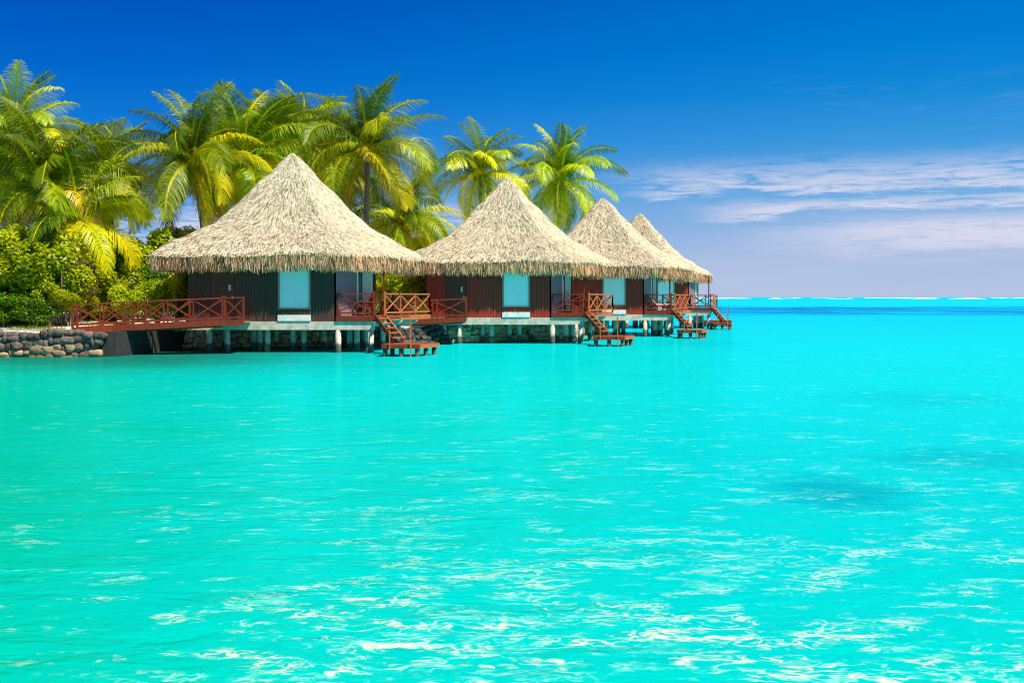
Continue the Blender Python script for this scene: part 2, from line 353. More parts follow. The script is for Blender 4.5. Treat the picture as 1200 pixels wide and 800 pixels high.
pth = MB().add(pv, [(3*i+k, 3*i+k+1, 3*i+k+4, 3*i+k+3) for i in range(14) for k in range(2)]).build('path', M['path'])
tag(pth, 'grey path coloured as tree shade, leading from the garden to the footbridge', None, None, 'structure')

def rock_verts(n_var=8, sub=2):
    import bmesh
    out = []
    for k in range(n_var):
        bm = bmesh.new(); bmesh.ops.create_icosphere(bm, subdivisions=sub, radius=1)
        V = np.array([v.co[:] for v in bm.verts]); Fc = np.array([[v.index for v in f.verts] for f in bm.faces])
        bm.free()
        for _ in range(9):                        # chop flat faces into the pebble
            d = rng.normal(size=3); d /= np.linalg.norm(d); h = rng.uniform(.45, .75)
            q = V @ d; V = V - np.outer(np.maximum(q-h, 0)*.9, d)
        V = np.sign(V)*np.abs(V)**.6; V += rng.normal(scale=.035, size=V.shape)
        out.append((V, Fc))
    return out
RV = rock_verts()
def rocks(name, items, m, parent=None):
    Vs, Fs, Cs = [], [], []; n = 0
    for (c, s, rz) in items:
        V, Fc = RV[rng.integers(len(RV))]
        a = rz; rot = np.array([[math.cos(a),-math.sin(a),0],[math.sin(a),math.cos(a),0],[0,0,1]])
        tl = rng.uniform(-.3, .3); rx = np.array([[1,0,0],[0,math.cos(tl),-math.sin(tl)],[0,math.sin(tl),math.cos(tl)]])
        Vs.append((V*np.array(s)) @ rx.T @ rot.T + np.array(c)); Fs.append(Fc+n); Cs.append(np.full(len(V), rng.random())); n += len(V)
    return link_mesh(name, np_mesh(name, np.vstack(Vs), np.vstack(Fs), np.concatenate(Cs)), m, parent)
def stone_line(a, b, zlo, zhi, sz, jit, batter=0.0):
    items = []; a = np.array(a, float); b = np.array(b, float); L = np.linalg.norm(b-a); d = (b-a)/L; nrm = np.array([d[1], -d[0]])
    z = zlo + sz*.4
    while z < zhi:
        x = rng.uniform(-.3, 0)*sz
        while x < L:
            wd = sz*rng.uniform(.6, 1.75)
            p = a+d*(x+wd/2)+nrm*(.10+rng.uniform(-jit, jit) + batter*(zhi-z))
            items.append(((p[0], p[1], z+(rng.uniform(-.16, .16)+.22*math.sin(x*2.1+z*5))*sz), (wd*.68, sz*.6, sz*rng.uniform(.50, .78)), math.atan2(d[1], d[0])+rng.uniform(-.15,.15)))
            x += wd
        z += sz*.86
    return items
sw = empty('seawall', (-21, 46.4, 0)); tag(sw, 'dry stacked basalt seawall holding up the sandy shore left of the footbridge', 'stone wall')
o = rocks('stonework', stone_line((-34,46.05),(-26,46.15),-.25,.98,.34,.04)+stone_line((-26,46.15),(-16.95,46.55),-.25,1.0,.30,.045), M['stone'], sw); o.location = (21,-46.4,0)
o = MB().prism([(-16.95,46.5),(-16.2,46.6),(-15.3,53.4),(-15.62,53.5),(-16.45,47.6)], -.4, 1.02).build('abutment', M['shadewall']); tag(o, 'concrete abutment wall, coloured dark as shade, under the shore end of the footbridge', 'abutment')
rv = empty('rubble_embankment', (-6, 56, 0)); tag(rv, 'bank of tan coral rubble along the shore beneath the stilted bungalows', 'rock bank')
its = []
pts = [(-15.55,53.6),(-12.2,54.7),(-8.5,55.3),(-5.2,57.5),(-3.6,60.1),(-1.2,61.7),(1.6,63.3),(3.2,66.9),(4.3,73),(6.0,82)]
dks = []
for i in range(len(pts)-1):
    (dks if i in (2, 3) else its).extend( stone_line(pts[i], pts[i+1], -.25, 1.0, .27 if i < 6 else .4, .09, .45))
for part_ in ([q for q in its if q[0][0] < -4.6], [q for q in its if q[0][0] >= -4.6]):
    o = rocks('stonework', part_, M['rubble'], rv); o.location = (6, -56, 0)
o = rocks('dark_stonework', dks, M['blackrock'], rv); o.location = (6, -56, 0)

# ------------------------------------------------------------------ thatched roof
def smooth_poly(poly, it=2, n=160):
    P = [np.array(p, float) for p in poly]
    for _ in range(it):
        Q = []
        for i in range(len(P)):
            a, b = P[i], P[(i+1) % len(P)]; L = np.linalg.norm(b-a); k = min(.22/L, .3) if _ == 0 else .27
            Q += [a+(b-a)*k, b-(b-a)*k]
        P = Q
    P = np.array(P); seg = np.linalg.norm(np.roll(P, -1, 0)-P, axis=1); cum = np.concatenate([[0], np.cumsum(seg)]); tot = cum[-1]
    s = np.linspace(0, tot, n, endpoint=False); idx = np.searchsorted(cum, s, side='right')-1
    f = (s-cum[idx])/seg[idx]; P2 = np.roll(P, -1, 0)
    return P[idx]+(P2[idx]-P[idx])*f[:, None], tot
PR = np.array([0, .02, .05, .10, .19, .30, .40, .48, .56, .65, .74, .84, .93, .98, 1.0])
PH = np.array([0, .010, .042, .110, .235, .375, .505, .605, .690, .755, .812, .880, .945, .982, 1.0])
def make_roof(root, off, ztop, seed, zeave=4.30, zbot=3.58, poly=None, dens=1.0):
    g = np.random.default_rng(seed)
    poly = poly or [(-5.45,-4.35),(3.35,-4.35),(6.15,1.55),(4.3,4.6),(-5.2,4.6)]
    P, tot = smooth_poly(poly); n = len(P)
    seam = g.uniform(.985, 1.015, n); seam = (seam+np.roll(seam,1)+np.roll(seam,2))/3
    P = P*seam[:, None]
    def surf(u, r):
        i0 = np.floor(u*n).astype(int) % n; f = (u*n) % 1.0
        p = P[i0]*(1-f)[:, None]+P[(i0+1) % n]*f[:, None]
        # towards the top the section rounds off
        ang = np.arctan2(p[:,1], p[:,0]); rad = np.hypot(p[:,0], p[:,1])
        rad2 = rad*(1-np.exp(-r*15))+4.9*np.exp(-r*15)
        z = ztop-(ztop-zeave)*np.interp(r, PR, PH)
        z = z + .045*np.sin(u*47+r*9)*r + .03*np.sin(r*31+u*13)
        return np.stack([np.cos(ang)*rad2*r+off[0], np.sin(ang)*rad2*r+off[1], z], 1)
    rs = np.concatenate([np.linspace(0.004, .1, 5), np.linspace(.15, 1, 22)])
    V = [surf(np.arange(n)/n, np.full(n, r)) for r in rs]
    low = V[-1].copy(); low[:,2] = zbot+.22; low[:,:2] = (low[:,:2]-off)*.965+off; V.append(low)
    inn = low.copy(); inn[:,:2] = (inn[:,:2]-off)*.66+off; inn[:,2] = 3.9; V.append(inn)
    m = len(V); V = np.vstack(V); F_ = []
    for j in range(m-1):
        a = np.arange(n)+j*n; b = (np.arange(n)+1) % n+j*n
        F_.append(np.stack([a, a+n, b+n, b], 1))
    base = link_mesh('roof', np_mesh('roof', V, np.vstack(F_), smooth=True), M['thatch_base'], root)
    # strands laid down the slope
    N = int(92000*dens)
    u = g.random(N); r = np.sqrt(g.random(N))*.985+.012; r = np.minimum(r, .995)
    p0 = surf(u, r); e = 1e-3
    du = surf(u+e, r)-p0; dr = surf(u, np.minimum(r+.004, 1.0)+0)-p0
    dr /= np.maximum(np.linalg.norm(dr, axis=1, keepdims=True), 1e-9); du /= np.maximum(np.linalg.norm(du, axis=1, keepdims=True), 1e-9)
    nm = np.cross(dr, du); nm *= np.sign(nm[:, 2:3]+1e-9)
    L = g.uniform(.11, .30, N); wd = g.uniform(.006, .0145, N); yaw = g.normal(0, .30, N)
    dirn = dr*np.cos(yaw)[:, None]+du*np.sin(yaw)[:, None]; side = np.cross(nm, dirn)
    roll = g.uniform(-.45, .45, N); side = side*np.cos(roll)[:, None]+nm*np.sin(roll)[:, None]
    lift0 = g.uniform(.0, .02, N); lift1 = g.uniform(.008, .045, N); lift1[g.random(N) < .08] += .05
    a = p0+nm*lift0[:, None]; b = p0+dirn*L[:, None]+nm*lift1[:, None]
    lump = .5+.5*np.sin(u*190+g.normal(0, .5, N))*np.sin(r*38+np.sin(u*60)*2)
    v = np.clip(g.beta(2.6, 1.9, N)*.8+.12*lump, 0, 1); pa = np.arctan2(p0[:,1]-off[1], p0[:,0]-off[0]); lit_side = 1/(1+np.exp(-(pa+R(53))*14))*(pa < R(70)); dk_ = g.random(N) < .23*(.4+1.0*lump)*(1-.75*lit_side); v = np.clip(v+.12*lit_side, 0, 1); v[dk_] *= .08; L = L*1.0; lift1 = lift1+dk_*.03; b = p0+dirn*(L*np.where(dk_, .75, 1.0))[:, None]+nm*lift1[:, None]  # sun-facing slope painted paler, with fewer dark strands
    def quads(a, b, side, wd, v, wt=.6):
        s = side*wd[:, None]
        VV = np.stack([a-s, a+s, b+s*wt, b-s*wt], 1).reshape(-1, 3); n_ = len(a)
        return VV, np.arange(4*n_).reshape(-1, 4), np.repeat(v, 4)
    V1, F1, C1 = quads(a, b, side, wd, v)
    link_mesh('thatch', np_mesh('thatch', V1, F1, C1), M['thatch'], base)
    # hanging shaggy eave
    N = int(20000*dens); u = g.random(N); k = g.random(N)
    top = surf(u, np.ones(N)*(.965+.035*g.random(N))); out = top.copy(); out[:,:2] -= off; out[:,2] = 0; out /= np.linalg.norm(out, axis=1, keepdims=True)
    tan = np.stack([-out[:,1], out[:,0], np.zeros(N)], 1)
    zt = zeave+.03-k*.5; top[:,2] = zt; top += out*(.06-.08*k+g.normal(0, .03, N))[:, None]
    cn = g.normal(0, 1, 240); cn = (cn+.5*np.roll(cn, 1))/1.1; cv_ = np.interp(u*240, np.arange(241), np.append(cn, cn[0]))
    tuft = .10*cv_
    zb = np.maximum(zt-g.uniform(.16, .46, N), zbot-.03+tuft*.5-g.random(N)**3*.14)
    zb = np.minimum(zb, zt-.08)
    bot = top.copy(); bot[:,2] = zb; bot += tan*(g.normal(0, .16, N)*(zt-zb))[:, None] + out*((g.uniform(-.12, .26, N))*(zt-zb))[:, None]
    tw = g.uniform(-1.1, 1.1, N); side = tan*np.cos(tw)[:, None]+out*np.sin(tw)[:, None]
    v = np.clip(g.beta(2.2, 2.0, N)*.85+.10*cv_*(k > .3), 0, 1); v[g.random(N) < .10+.10*k+.10*(cv_ < -.8)] *= .15
    V1, F1, C1 = quads(top, bot, side, g.uniform(.010, .026, N), v, .35)
    link_mesh('eave_fringe', np_mesh('eave_fringe', V1, F1, C1), M['fringe'], base)
    return base

# ------------------------------------------------------------------ railings, stairs, furniture
def railing(root, a, b, npan, z0, z1, mtl, h=.98, newel=(0, 0), mids=True, lowgap=.10):
    """a..b plan points, one X brace per panel; posts are sub-parts"""
    A = Vector((*a, z0)); B = Vector((*b, z1))
    m = MB(); up = Vector((0,0,1))
    m.bar(A+up*h, B+up*h, .09, .06); m.bar(A+up*(lowgap+.04), B+up*(lowgap+.04), .06, .07)
    for i in range(npan):
        p, q = A.lerp(B, i/npan), A.lerp(B, (i+1)/npan); e = .012
        d = (q-p).normalized(); nrm = d.cross(up)*.012
        m.bar(p+up*(lowgap+.08)+nrm, q+up*(h-.04)+nrm, .035, .055); m.bar(p+up*(h-.04)-nrm, q+up*(lowgap+.08)-nrm, .035, .055)
    r = m.build('railing', mtl, root)
    for i in range(npan+1):
        p = A.lerp(B, i/npan); ex = newel[0] if i == 0 else newel[1] if i == npan else 0
        wd = .085 if (i in (0, npan)) else .055
        MB().box((p.x-wd/2, p.y-wd/2, p.z-.15), (p.x+wd/2, p.y+wd/2, p.z+h+.035+ex)).build('post', mtl, r)
    return r
def make_chair():
    r = empty('deck_chair'); m = MB()
    for i in range(5): m.box((-.27+i*.11, -.25, .36-.0), (-.27+i*.11+.095, .28, .39))
    m.build('seat', M['redwood'], r)
    m = MB()
    for i in range(5): m.bar((-.22+i*.11, .26, .38), (-.22+i*.11, .46, 1.02+(.04 if i in (1,2,3) else 0)), .09, .025, (0,1,0))
    m.bar((-.28,.36,.70),(.28,.36,.70),.03,.06)
    m.build('backrest', M['redwood'], r)
    for s in (-1, 1):
        MB().box((s*.30-.04, -.28, 0), (s*.30+.04, -.20, .58)).build('leg', M['redwood'], r)
        MB().box((s*.30-.04, .24, 0), (s*.30+.04, .32, .60)).build('leg', M['redwood'], r)
        MB().box((s*.31-.07, -.34, .60), (s*.31+.07, .38, .63)).build('armrest', M['redwood'], r)
    return r
def make_table():
    r = empty('side_table'); m = MB()
    for i in range(6): m.box((-.36+i*.12, -.32, .66), (-.36+i*.12+.105, .32, .70))
    m.build('table_top', M['redwood'], r)
    for sx in (-1, 1):
        for sy in (-1, 1): MB().box((sx*.28-.03, sy*.25-.03, 0), (sx*.28+.03, sy*.25+.03, .655)).build('leg', M['redwood'], r)
    return r
def make_lounger():
    r = empty('sun_lounger'); m = MB()
    m.box((-.32,-.9,.28),(.32,.5,.34)); m.bar((-.32,.5,.31),(-.32,1.0,.72),.04,.05); m.bar((.32,.5,.31),(.32,1.0,.72),.04,.05)
    m.build('frame', M['redwood'], r)
    MB().box((-.30,-.88,.343),(.30,.5,.42)).add([(-.3,.5,.343),(.3,.5,.343),(.3,1.02,.77),(-.3,1.02,.77),(-.3,.46,.42),(.3,.46,.42),(.3,.97,.83),(-.3,.97,.83)],
        [(0,1,2,3),(4,7,6,5),(0,4,5,1),(2,6,7,3),(1,5,6,2),(3,7,4,0)]).build('cushion', M['fabric'], r)
    for sx in (-1,1):
        for y in (-.8,.5): MB().box((sx*.29-.03,y-.03,0),(sx*.29+.03,y+.03,.277)).build('leg', M['redwood'], r)
    return r
def copy_tree(o, parent=None):
    c = o.copy(); COL.objects.link(c); c.parent = parent
    for ch in [q for q in list(COL.objects) if q.parent == o]: copy_tree(ch, c)
    return c

# ------------------------------------------------------------------ bungalow
SK = (.357, 1.0)       # the terrace side runs off at this slant
FLZ, DKZ = 1.37, 1.60
def make_bungalow(name, root, wallm, label, roofoff, ztop, seed, land_dx=0.0, side_len=5.6, land_shape=None, door=True, dens=1.0, piles=None, dark_side=False):
    tag(root, label, 'bungalow', 'thatched overwater bungalows in a row')
    fy = -3.6
    body = [(-3.9,fy),(2.6,fy),(3.9,.1),(3.0,3.4),(-3.9,3.4)]
    # walls (window and door openings are framed in the front)
    wz0, wz1 = FLZ+.003, 4.02; T = .12
    m = MB()
    dx0, dx1 = -2.98, -1.83; wx0, wx1 = .08, 1.45
    for x0, x1, z0, z1 in ((-3.9, dx0, wz0, wz1), (dx1, wx0, wz0, wz1), (wx1, 2.6, wz0, wz1), (dx0, dx1, 3.55, wz1), (wx0, wx1, 3.75, wz1), (wx0, wx1, 1.66, 1.90)):
        m.box((x0, fy, z0), (x1, fy+T, z1))
    m.box((-3.9, fy+T, wz0), (-3.9+T, 3.4, wz1)); m.box((-3.9+T, 3.4-T, wz0), (3.0, 3.4, wz1))
    m.add([(3.9,.1,wz0),(3.0,3.4,wz0),(3.0-T,3.4-T,wz0),(3.9-T,.1,wz0),(3.9,.1,wz1),(3.0,3.4,wz1),(3.0-T,3.4-T,wz1),(3.9-T,.1,wz1)],
          [(3,2,1,0),(4,5,6,7),(0,1,5,4),(1,2,6,5),(2,3,7,6),(3,0,4,7)])
    m.build('wall', wallm, root)
    # door
    d = MB().box((dx0, fy+.05, wz0+.05), (dx1, fy+.10, 3.55)).build('door', M['door'] if dark_side is not None else M['door'], root)
    MB().box((dx1-.16, fy+.01, 2.35), (dx1-.11, fy+.05, 2.50)).build('handle', M['brass'], d)
    MB().box((dx1-.30, fy+.0, 2.72), (dx1-.20, fy+.048, 2.98)).build('wall_lamp', M['cream'], root)
    # window: white blind in a slim frame with a pale sill panel
    wn = MB().box((wx0+.04, fy+.03, 1.95), (wx1-.04, fy+.07, 3.72)).build('window', M['blind'], root)
    fm = MB().box((wx0-.035, fy-.03, 1.9), (wx0+.04, fy+.1, 3.75)).box((wx1-.04, fy-.03, 1.9), (wx1+.035, fy+.1, 3.75)).box((wx0+.04, fy-.02, 1.9), (wx1-.04, fy+.1, 1.955))
    fm.build('frame', M['pinktrim'], wn)
    MB().box((wx0-.04, fy-.06, FLZ+.02), (wx1+.04, fy-.003, 1.655)).build('sill', M['trim'], wn)
    # skewed terrace side: lilac panel, glazed door with curtain
    def skp(b, off=0.0, y0=fy, x0=2.6): return (x0+SK[0]*b+off, y0+b)
    def slab(b0, b1, z0, z1, th=.08, off=0.0):
        a, b = skp(b0, off), skp(b1, off)
        return MB().add([(a[0],a[1],z0),(b[0],b[1],z0),(b[0]-th,b[1],z0),(a[0]-th,a[1],z0),(a[0],a[1],z1),(b[0],b[1],z1),(b[0]-th,b[1],z1),(a[0]-th,a[1],z1)],
                        [(3,2,1,0),(4,5,6,7),(0,1,5,4),(1,2,6,5),(2,3,7,6),(3,0,4,7)])
    slab(.0, 1.85, DKZ-.2, wz1).build('side_panel', M['lilac'] if not dark_side else wallm, root)
    gd = slab(1.95, 3.55, DKZ+.02, 3.7, .03, -.06).build('glass_door', M['glass'], root)
    slab(1.85, 1.97, DKZ, 3.85, .09, .01).build('frame', M['trim'], gd); slab(3.52, 3.66, DKZ, 3.85, .09, .01).build('frame', M['charcoal'], gd)
    slab(2.45, 3.40, DKZ+.05, 3.68, .02, -.02).build('curtain', M['curtain'], gd)
    # concrete floor frame
    MB().box((-3.92, fy-.02, 1.0), (4.28, fy+.26, FLZ-.002)).build('floor_beam', M['concrete'], root)
    MB().prism([(-3.9,fy+.262),(4.2,fy+.262),(3.9,.1),(3.0,3.4),(-3.9,3.4)], 1.12, FLZ-.005).build('floor_slab', M['concrete'], root)
    MB().box((-3.9, -.9, .98), (3.9, -.65, 1.117)).build('floor_beam', M['concrete'], root)
    MB().box((-3.9, 2.6, .98), (3.0, 2.85, 1.117)).build('floor_beam', M['concrete'], root)
    if dens: pass
    for (x, y) in (piles or [(-3.0,fy+.1),(-2.22,fy+.15),(-1.45,fy+1.9),(-.52,fy+.5),(.42,fy+1.5),(2.68,fy+.1),(3.4,fy+.9),(4.12,fy+.1),(-3.0,-.8),(-.6,-.8),(1.6,-.8),(3.5,-.8),(-2.6,-2.0),(-1.0,-2.4),(.95,-2.3),(2.95,-1.9),(3.75,-2.0),(.2,-.8),(-3.2,2.7),(-.8,2.7),(1.6,2.7)]):
        MB().cyl((x, y, -.8), (x, y, .999 if y < -3 else 1.1), .135, .125, 12).build('pile', M['concrete'], root, True)
    # terrace deck
    ex, ey = 4.3, fy
    fr, bk = (ex, ey), (ex+SK[0]*side_len, ey+side_len)
    dk = MB().prism([(2.62,fy-.03),(ex,fy-.03),bk,(bk[0]-1.9,bk[1]),(2.62+SK[0]*3.7,fy+3.7)], 1.50, DKZ).build('deck', M['redwood_deck'], root)
    MB().box((2.60, fy-.085, 1.37), (ex+.03, fy-.033, DKZ+.01)).build('fascia', M['redwood'], dk)
    sfa = Vector((*fr, 1.49)); sfb = Vector((*bk, 1.49))
    MB().bar(sfa+Vector((.03,.35,0)), sfb+Vector((.03,0,0)), .05, .21).build('fascia', M['stair_and_sunlit_wood'], dk)  # right-facing side given the brighter sunlit tone
    for k, b in enumerate((1.2, 2.7, 4.3)):
        if b < side_len-.3:
            y = fy+b; x1 = ex+SK[0]*b-.02
            MB().add([(2.9,y-.1,1.12),(x1-.28,y-.1,1.12),(x1,y-.1,1.30),(x1,y-.1,1.48),(2.9,y-.1,1.48),
                      (2.9,y+.1,1.12),(x1-.28,y+.1,1.12),(x1,y+.1,1.30),(x1,y+.1,1.48),(2.9,y+.1,1.48)],
                     [(0,1,2,3,4),(9,8,7,6,5),(0,5,6,1),(1,6,7,2),(2,7,8,3),(3,8,9,4),(4,9,5,0)]).build('deck_beam', M['concrete'], root)
            MB().cyl((x1-.9, y, -.8), (x1-.9, y, 1.118), .13, .12, 12).build('pile', M['concrete'], root, True)
    railing(root, (2.68, fy-.02), (ex-.03, fy-.02), 1, DKZ, DKZ, M['redwood'], newel=(0, .08))
    a = (ex+SK[0]*.95, ey+.95); np_ = 3 if side_len > 5 else 2
    railing(root, a, bk, np_, DKZ, DKZ, M['stair_and_sunlit_wood'], newel=(.08, 0))
    railing(root, bk, (bk[0]-1.8, bk[1]), 2, DKZ, DKZ, M['redwood'])
    MB().box((4.42,-1.66,DKZ),(4.50,-1.58,4.1)).build('roof_post', M['redwood'], root)
    # stairs down to the landing
    LZ = .50; dl = land_dx
    t1, b1 = Vector((4.33,-3.62,1.56)), Vector((5.38+dl*.7,-6.15,LZ+.10)); t2, b2 = Vector((4.68,-2.75,1.56)), Vector((5.75+dl*.7,-5.45,LZ+.10))
    stc = MB().bar(t1, b1, .05, .22).build('staircase', M['redwood'], root); MB().bar(t2, b2, .05, .22).build('stringer', M['stair_and_sunlit_wood'], stc)
    for k in range(5):
        f = (k+.5)/5; p, q = t1.lerp(b1, f), t2.lerp(b2, f)
        MB().bar(p+Vector((0,0,.03)), q+Vector((0,0,.03)), .26, .04).build('tread', M['stair_and_sunlit_wood'], stc)
    P4 = land_shape or [(5.0,-7.1),(6.53,-7.1),(7.2,-5.2),(5.15,-5.3)]
    P4 = [(x+dl, y) for x, y in P4]
    ld = MB().prism(P4, LZ-.05, LZ).build('landing', M['redwood_deck'], root)
    MB().bar((P4[0][0], P4[0][1]-.02, LZ-.09), (P4[1][0], P4[1][1]-.02, LZ-.09), .05, .15).build('fascia', M['redwood'], ld)
    MB().bar((P4[1][0]+.03, P4[1][1], LZ-.09), (P4[2][0]+.03, P4[2][1], LZ-.09), .05, .15).build('fascia', M['stair_and_sunlit_wood'], ld)  # sunlit side of the landing, painted lighter than the front
    MB().bar((P4[3][0], P4[3][1], LZ-.09), (P4[0][0], P4[0][1], LZ-.09), .05, .15).build('fascia', M['redwood'], ld)
    for i in range(4):
        p, q = Vector((*P4[i], 0)), Vector((*P4[(i+1) % 4], 0)); cen = Vector((sum(a_ for a_, _ in P4)/4, sum(b_ for _, b_ in P4)/4, 0))
        for f in ((0.0, .5) if i in (0, 1) else (0.0,)):
            c = p.lerp(q, f); c = c+(cen-c)*.14
            MB().cyl((c.x, c.y, -.7), (c.x, c.y, LZ-.06), .10, .10, 10).build('pile', M['concrete'], ld, True)
    a_, b_ = P4[0], P4[1]
    f = .22; MB().box((a_[0]*(1-f)+b_[0]*f-.025, a_[1]-.10, .30), (a_[0]*(1-f)+b_[0]*f+.025, a_[1]-.05, 1.12)).build('handrail_pole', M['stair_and_sunlit_wood'], ld)
    f = .78; MB().box((a_[0]*(1-f)+b_[0]*f-.03, a_[1]-.10, -.3), (a_[0]*(1-f)+b_[0]*f+.03, a_[1]-.045, 1.50)).build('handrail_pole', M['stair_and_sunlit_wood'], ld)
    make_roof(root, np.array(roofoff), ztop, seed, dens=dens)

H = [((-10.33, 53.6, 0), 'charcoal', (0, 0), 9.22, 'nearest and largest thatched bungalow with charcoal board walls, beside the footbridge', 0, 5.6, None, False),
     ((-.55, 63.1, 0), 'mahogany', (.27, 0), 9.05, 'second thatched bungalow along the row, with mahogany walls and a fully visible white window', -.45, 5.6, None, False),
     ((5.52, 73.6, 0), 'mahogany', (.38, 0), 8.85, 'third thatched bungalow along the row, its left half hidden behind its neighbour', -.75, 5.6, [(5.0,-7.1),(6.3,-7.1),(6.95,-5.2),(5.15,-5.3)], False),
     ((11.1, 91.6, 0), 'mahogany', (-.8, 0), 9.20, 'farthest thatched bungalow at the seaward end of the row, in front of open sea', -1.0, 2.5, [(4.9,-6.9),(6.2,-6.9),(6.6,-5.2),(4.9,-5.3)], False)]
roots = []
for i, (loc, wl, ro, zt, lb, dl, sl_, shp, ds) in enumerate(H):
    r = empty('bungalow', loc); roots.append(r)
    make_bungalow('bungalow', r, M[wl], lb, ro, zt, 11+i, dl, sl_, shp, dark_side=ds, dens=(1.0, .85, .7, .55)[i])

# furniture on the terraces
def put(o, root, x, y, rz, label, cat, group=None):
    o.location = (root.location.x+x, root.location.y+y, DKZ+.003); o.rotation_euler.z = rz; tag(o, label, cat, group); return o
ch = make_chair(); tb = make_table()
gch, gtb = 'wooden chairs on the bungalow terraces', 'small wooden tables on the bungalow terraces'
put(ch, roots[0], 3.75, -2.4, R(-50), 'red wooden armchair on the nearest terrace, close to the front railing', 'chair', gch)
put(copy_tree(ch), roots[0], 4.75, -1.05, R(-100), 'red wooden armchair on the nearest terrace, behind the crossed side railing', 'chair', gch)
put(tb, roots[0], 4.25, -1.75, R(-70), 'slatted wooden table between the two armchairs on the nearest terrace', 'table', gtb)
put(copy_tree(ch), roots[1], 3.75, -2.3, R(-50), 'red wooden armchair on the second terrace, close to the front railing', 'chair', gch)
put(copy_tree(ch), roots[1], 4.7, -.9, R(-110), 'red wooden armchair on the second terrace, nearer the side railing', 'chair', gch)
put(copy_tree(tb), roots[1], 4.2, -1.7, R(-70), 'slatted wooden table between the armchairs on the second terrace', 'table', gtb)
put(make_lounger(), roots[2], 3.75, -2.3, R(120), 'wooden sun lounger with a cream cushion on the third terrace', 'sun lounger')
put(copy_tree(ch), roots[2], 4.7, -.8, R(-110), 'red wooden armchair on the third terrace behind the lounger', 'chair', gch)

# ------------------------------------------------------------------ footbridges
def footbridge(A, B, nf, width, zA, zB, label, back=True, pil=()):
    A = Vector((*A, zA)); B = Vector((*B, zB)); r = empty('footbridge', (A.x, A.y, 0)); tag(r, label, 'footbridge', 'timber footbridges to the bungalow doors')
    o0 = Vector((A.x, A.y, 0)); a, b = A-o0, B-o0; d = (b-a).normalized(); n = Vector((-d.y, d.x, 0)).normalized()
    dk = MB().add([a, b, b+n*width, a+n*width, a-Vector((0,0,.06)), b-Vector((0,0,.06)), b+n*width-Vector((0,0,.06)), a+n*width-Vector((0,0,.06))],
                  [(0,1,2,3),(7,6,5,4),(4,5,1,0),(5,6,2,1),(6,7,3,2),(7,4,0,3)]).build('deck', M['redwood_deck'], r)
    MB().bar(a-n*.03-Vector((0,0,.08)), b-n*.03-Vector((0,0,.08)), .05, .24).build('fascia', M['redwood'], dk)
    MB().bar(a+n*(width+.03)-Vector((0,0,.08)), b+n*(width+.03)-Vector((0,0,.08)), .05, .24).build('fascia', M['redwood'], dk)
    MB().bar(a+n*.4-Vector((0,0,.17)), b+n*.4-Vector((0,0,.17)), .12, .2).build('joist', M['charcoal'], dk)
    MB().bar(a+n*(width-.4)-Vector((0,0,.17)), b+n*(width-.4)-Vector((0,0,.17)), .12, .2).build('joist', M['charcoal'], dk)
    railing(r, (a.x, a.y), (b.x, b.y), nf, a.z, b.z, M['redwood'], newel=(.02, .05))
    if back: railing(r, (a.x+n.x*width, a.y+n.y*width), (b.x+n.x*width-1.4*d.x, b.y+n.y*width-1.4*d.y), nf, a.z, b.z-.05, M['redwood'])
    return r
fb = footbridge((-18.15, 47.0), (-12.32, 48.45), 5, 1.45, 1.14, 1.42, 'long red timber footbridge with crossed railings rising from the shore to the nearest bungalow')
d0 = Vector((-12.32+18.15, 48.45-47.0, 0))
railing(fb, (d0.x+.10, d0.y+.012), (d0.x+.86, d0.y+.1), 1, 1.42, 1.44, M['redwood'], newel=(.05, 0))
MB().prism([(d0.x+.0,d0.y),(d0.x+.88,d0.y+.08),(d0.x+.88,d0.y+1.5),(d0.x-.35,d0.y+1.45)], 1.38, 1.425).build('door_landing', M['redwood_deck'], fb)
MB().bar((d0.x,d0.y-.03,1.34),(d0.x+.9,d0.y+.06,1.36),.05,.24).build('fascia', M['redwood'], fb)
footbridge((-5.7, 57.6), (-2.35, 58.0), 2, 1.4, 1.2, 1.38, 'short dark red footbridge between the nearest terrace and the second bungalow door')
# far swimming platform
r = empty('swimming_platform', (16.2, 94, 0)); tag(r, 'small timber swimming platform with thin poles beyond the farthest bungalow', 'platform')
pl = MB().box((-2.2,0,.42),(1.9,2.2,.5)).build('deck', M['redwood_deck'], r); MB().box((-2.25,-.05,.28),(1.95,-.002,.505)).build('fascia', M['redwood'], pl)
for x in (-2,-1.1,-.2,.7,1.6):
    for y in (.2, 1.9): MB().cyl((x,y,-.5),(x,y,.415),.1,.1,8).build('pile', M['concrete'], r, True)
for x in (.2,1.1,1.75): MB().cyl((x,.12,.5),(x,.12,1.95),.02,.02,6).build('pole', M['redwood'], r)

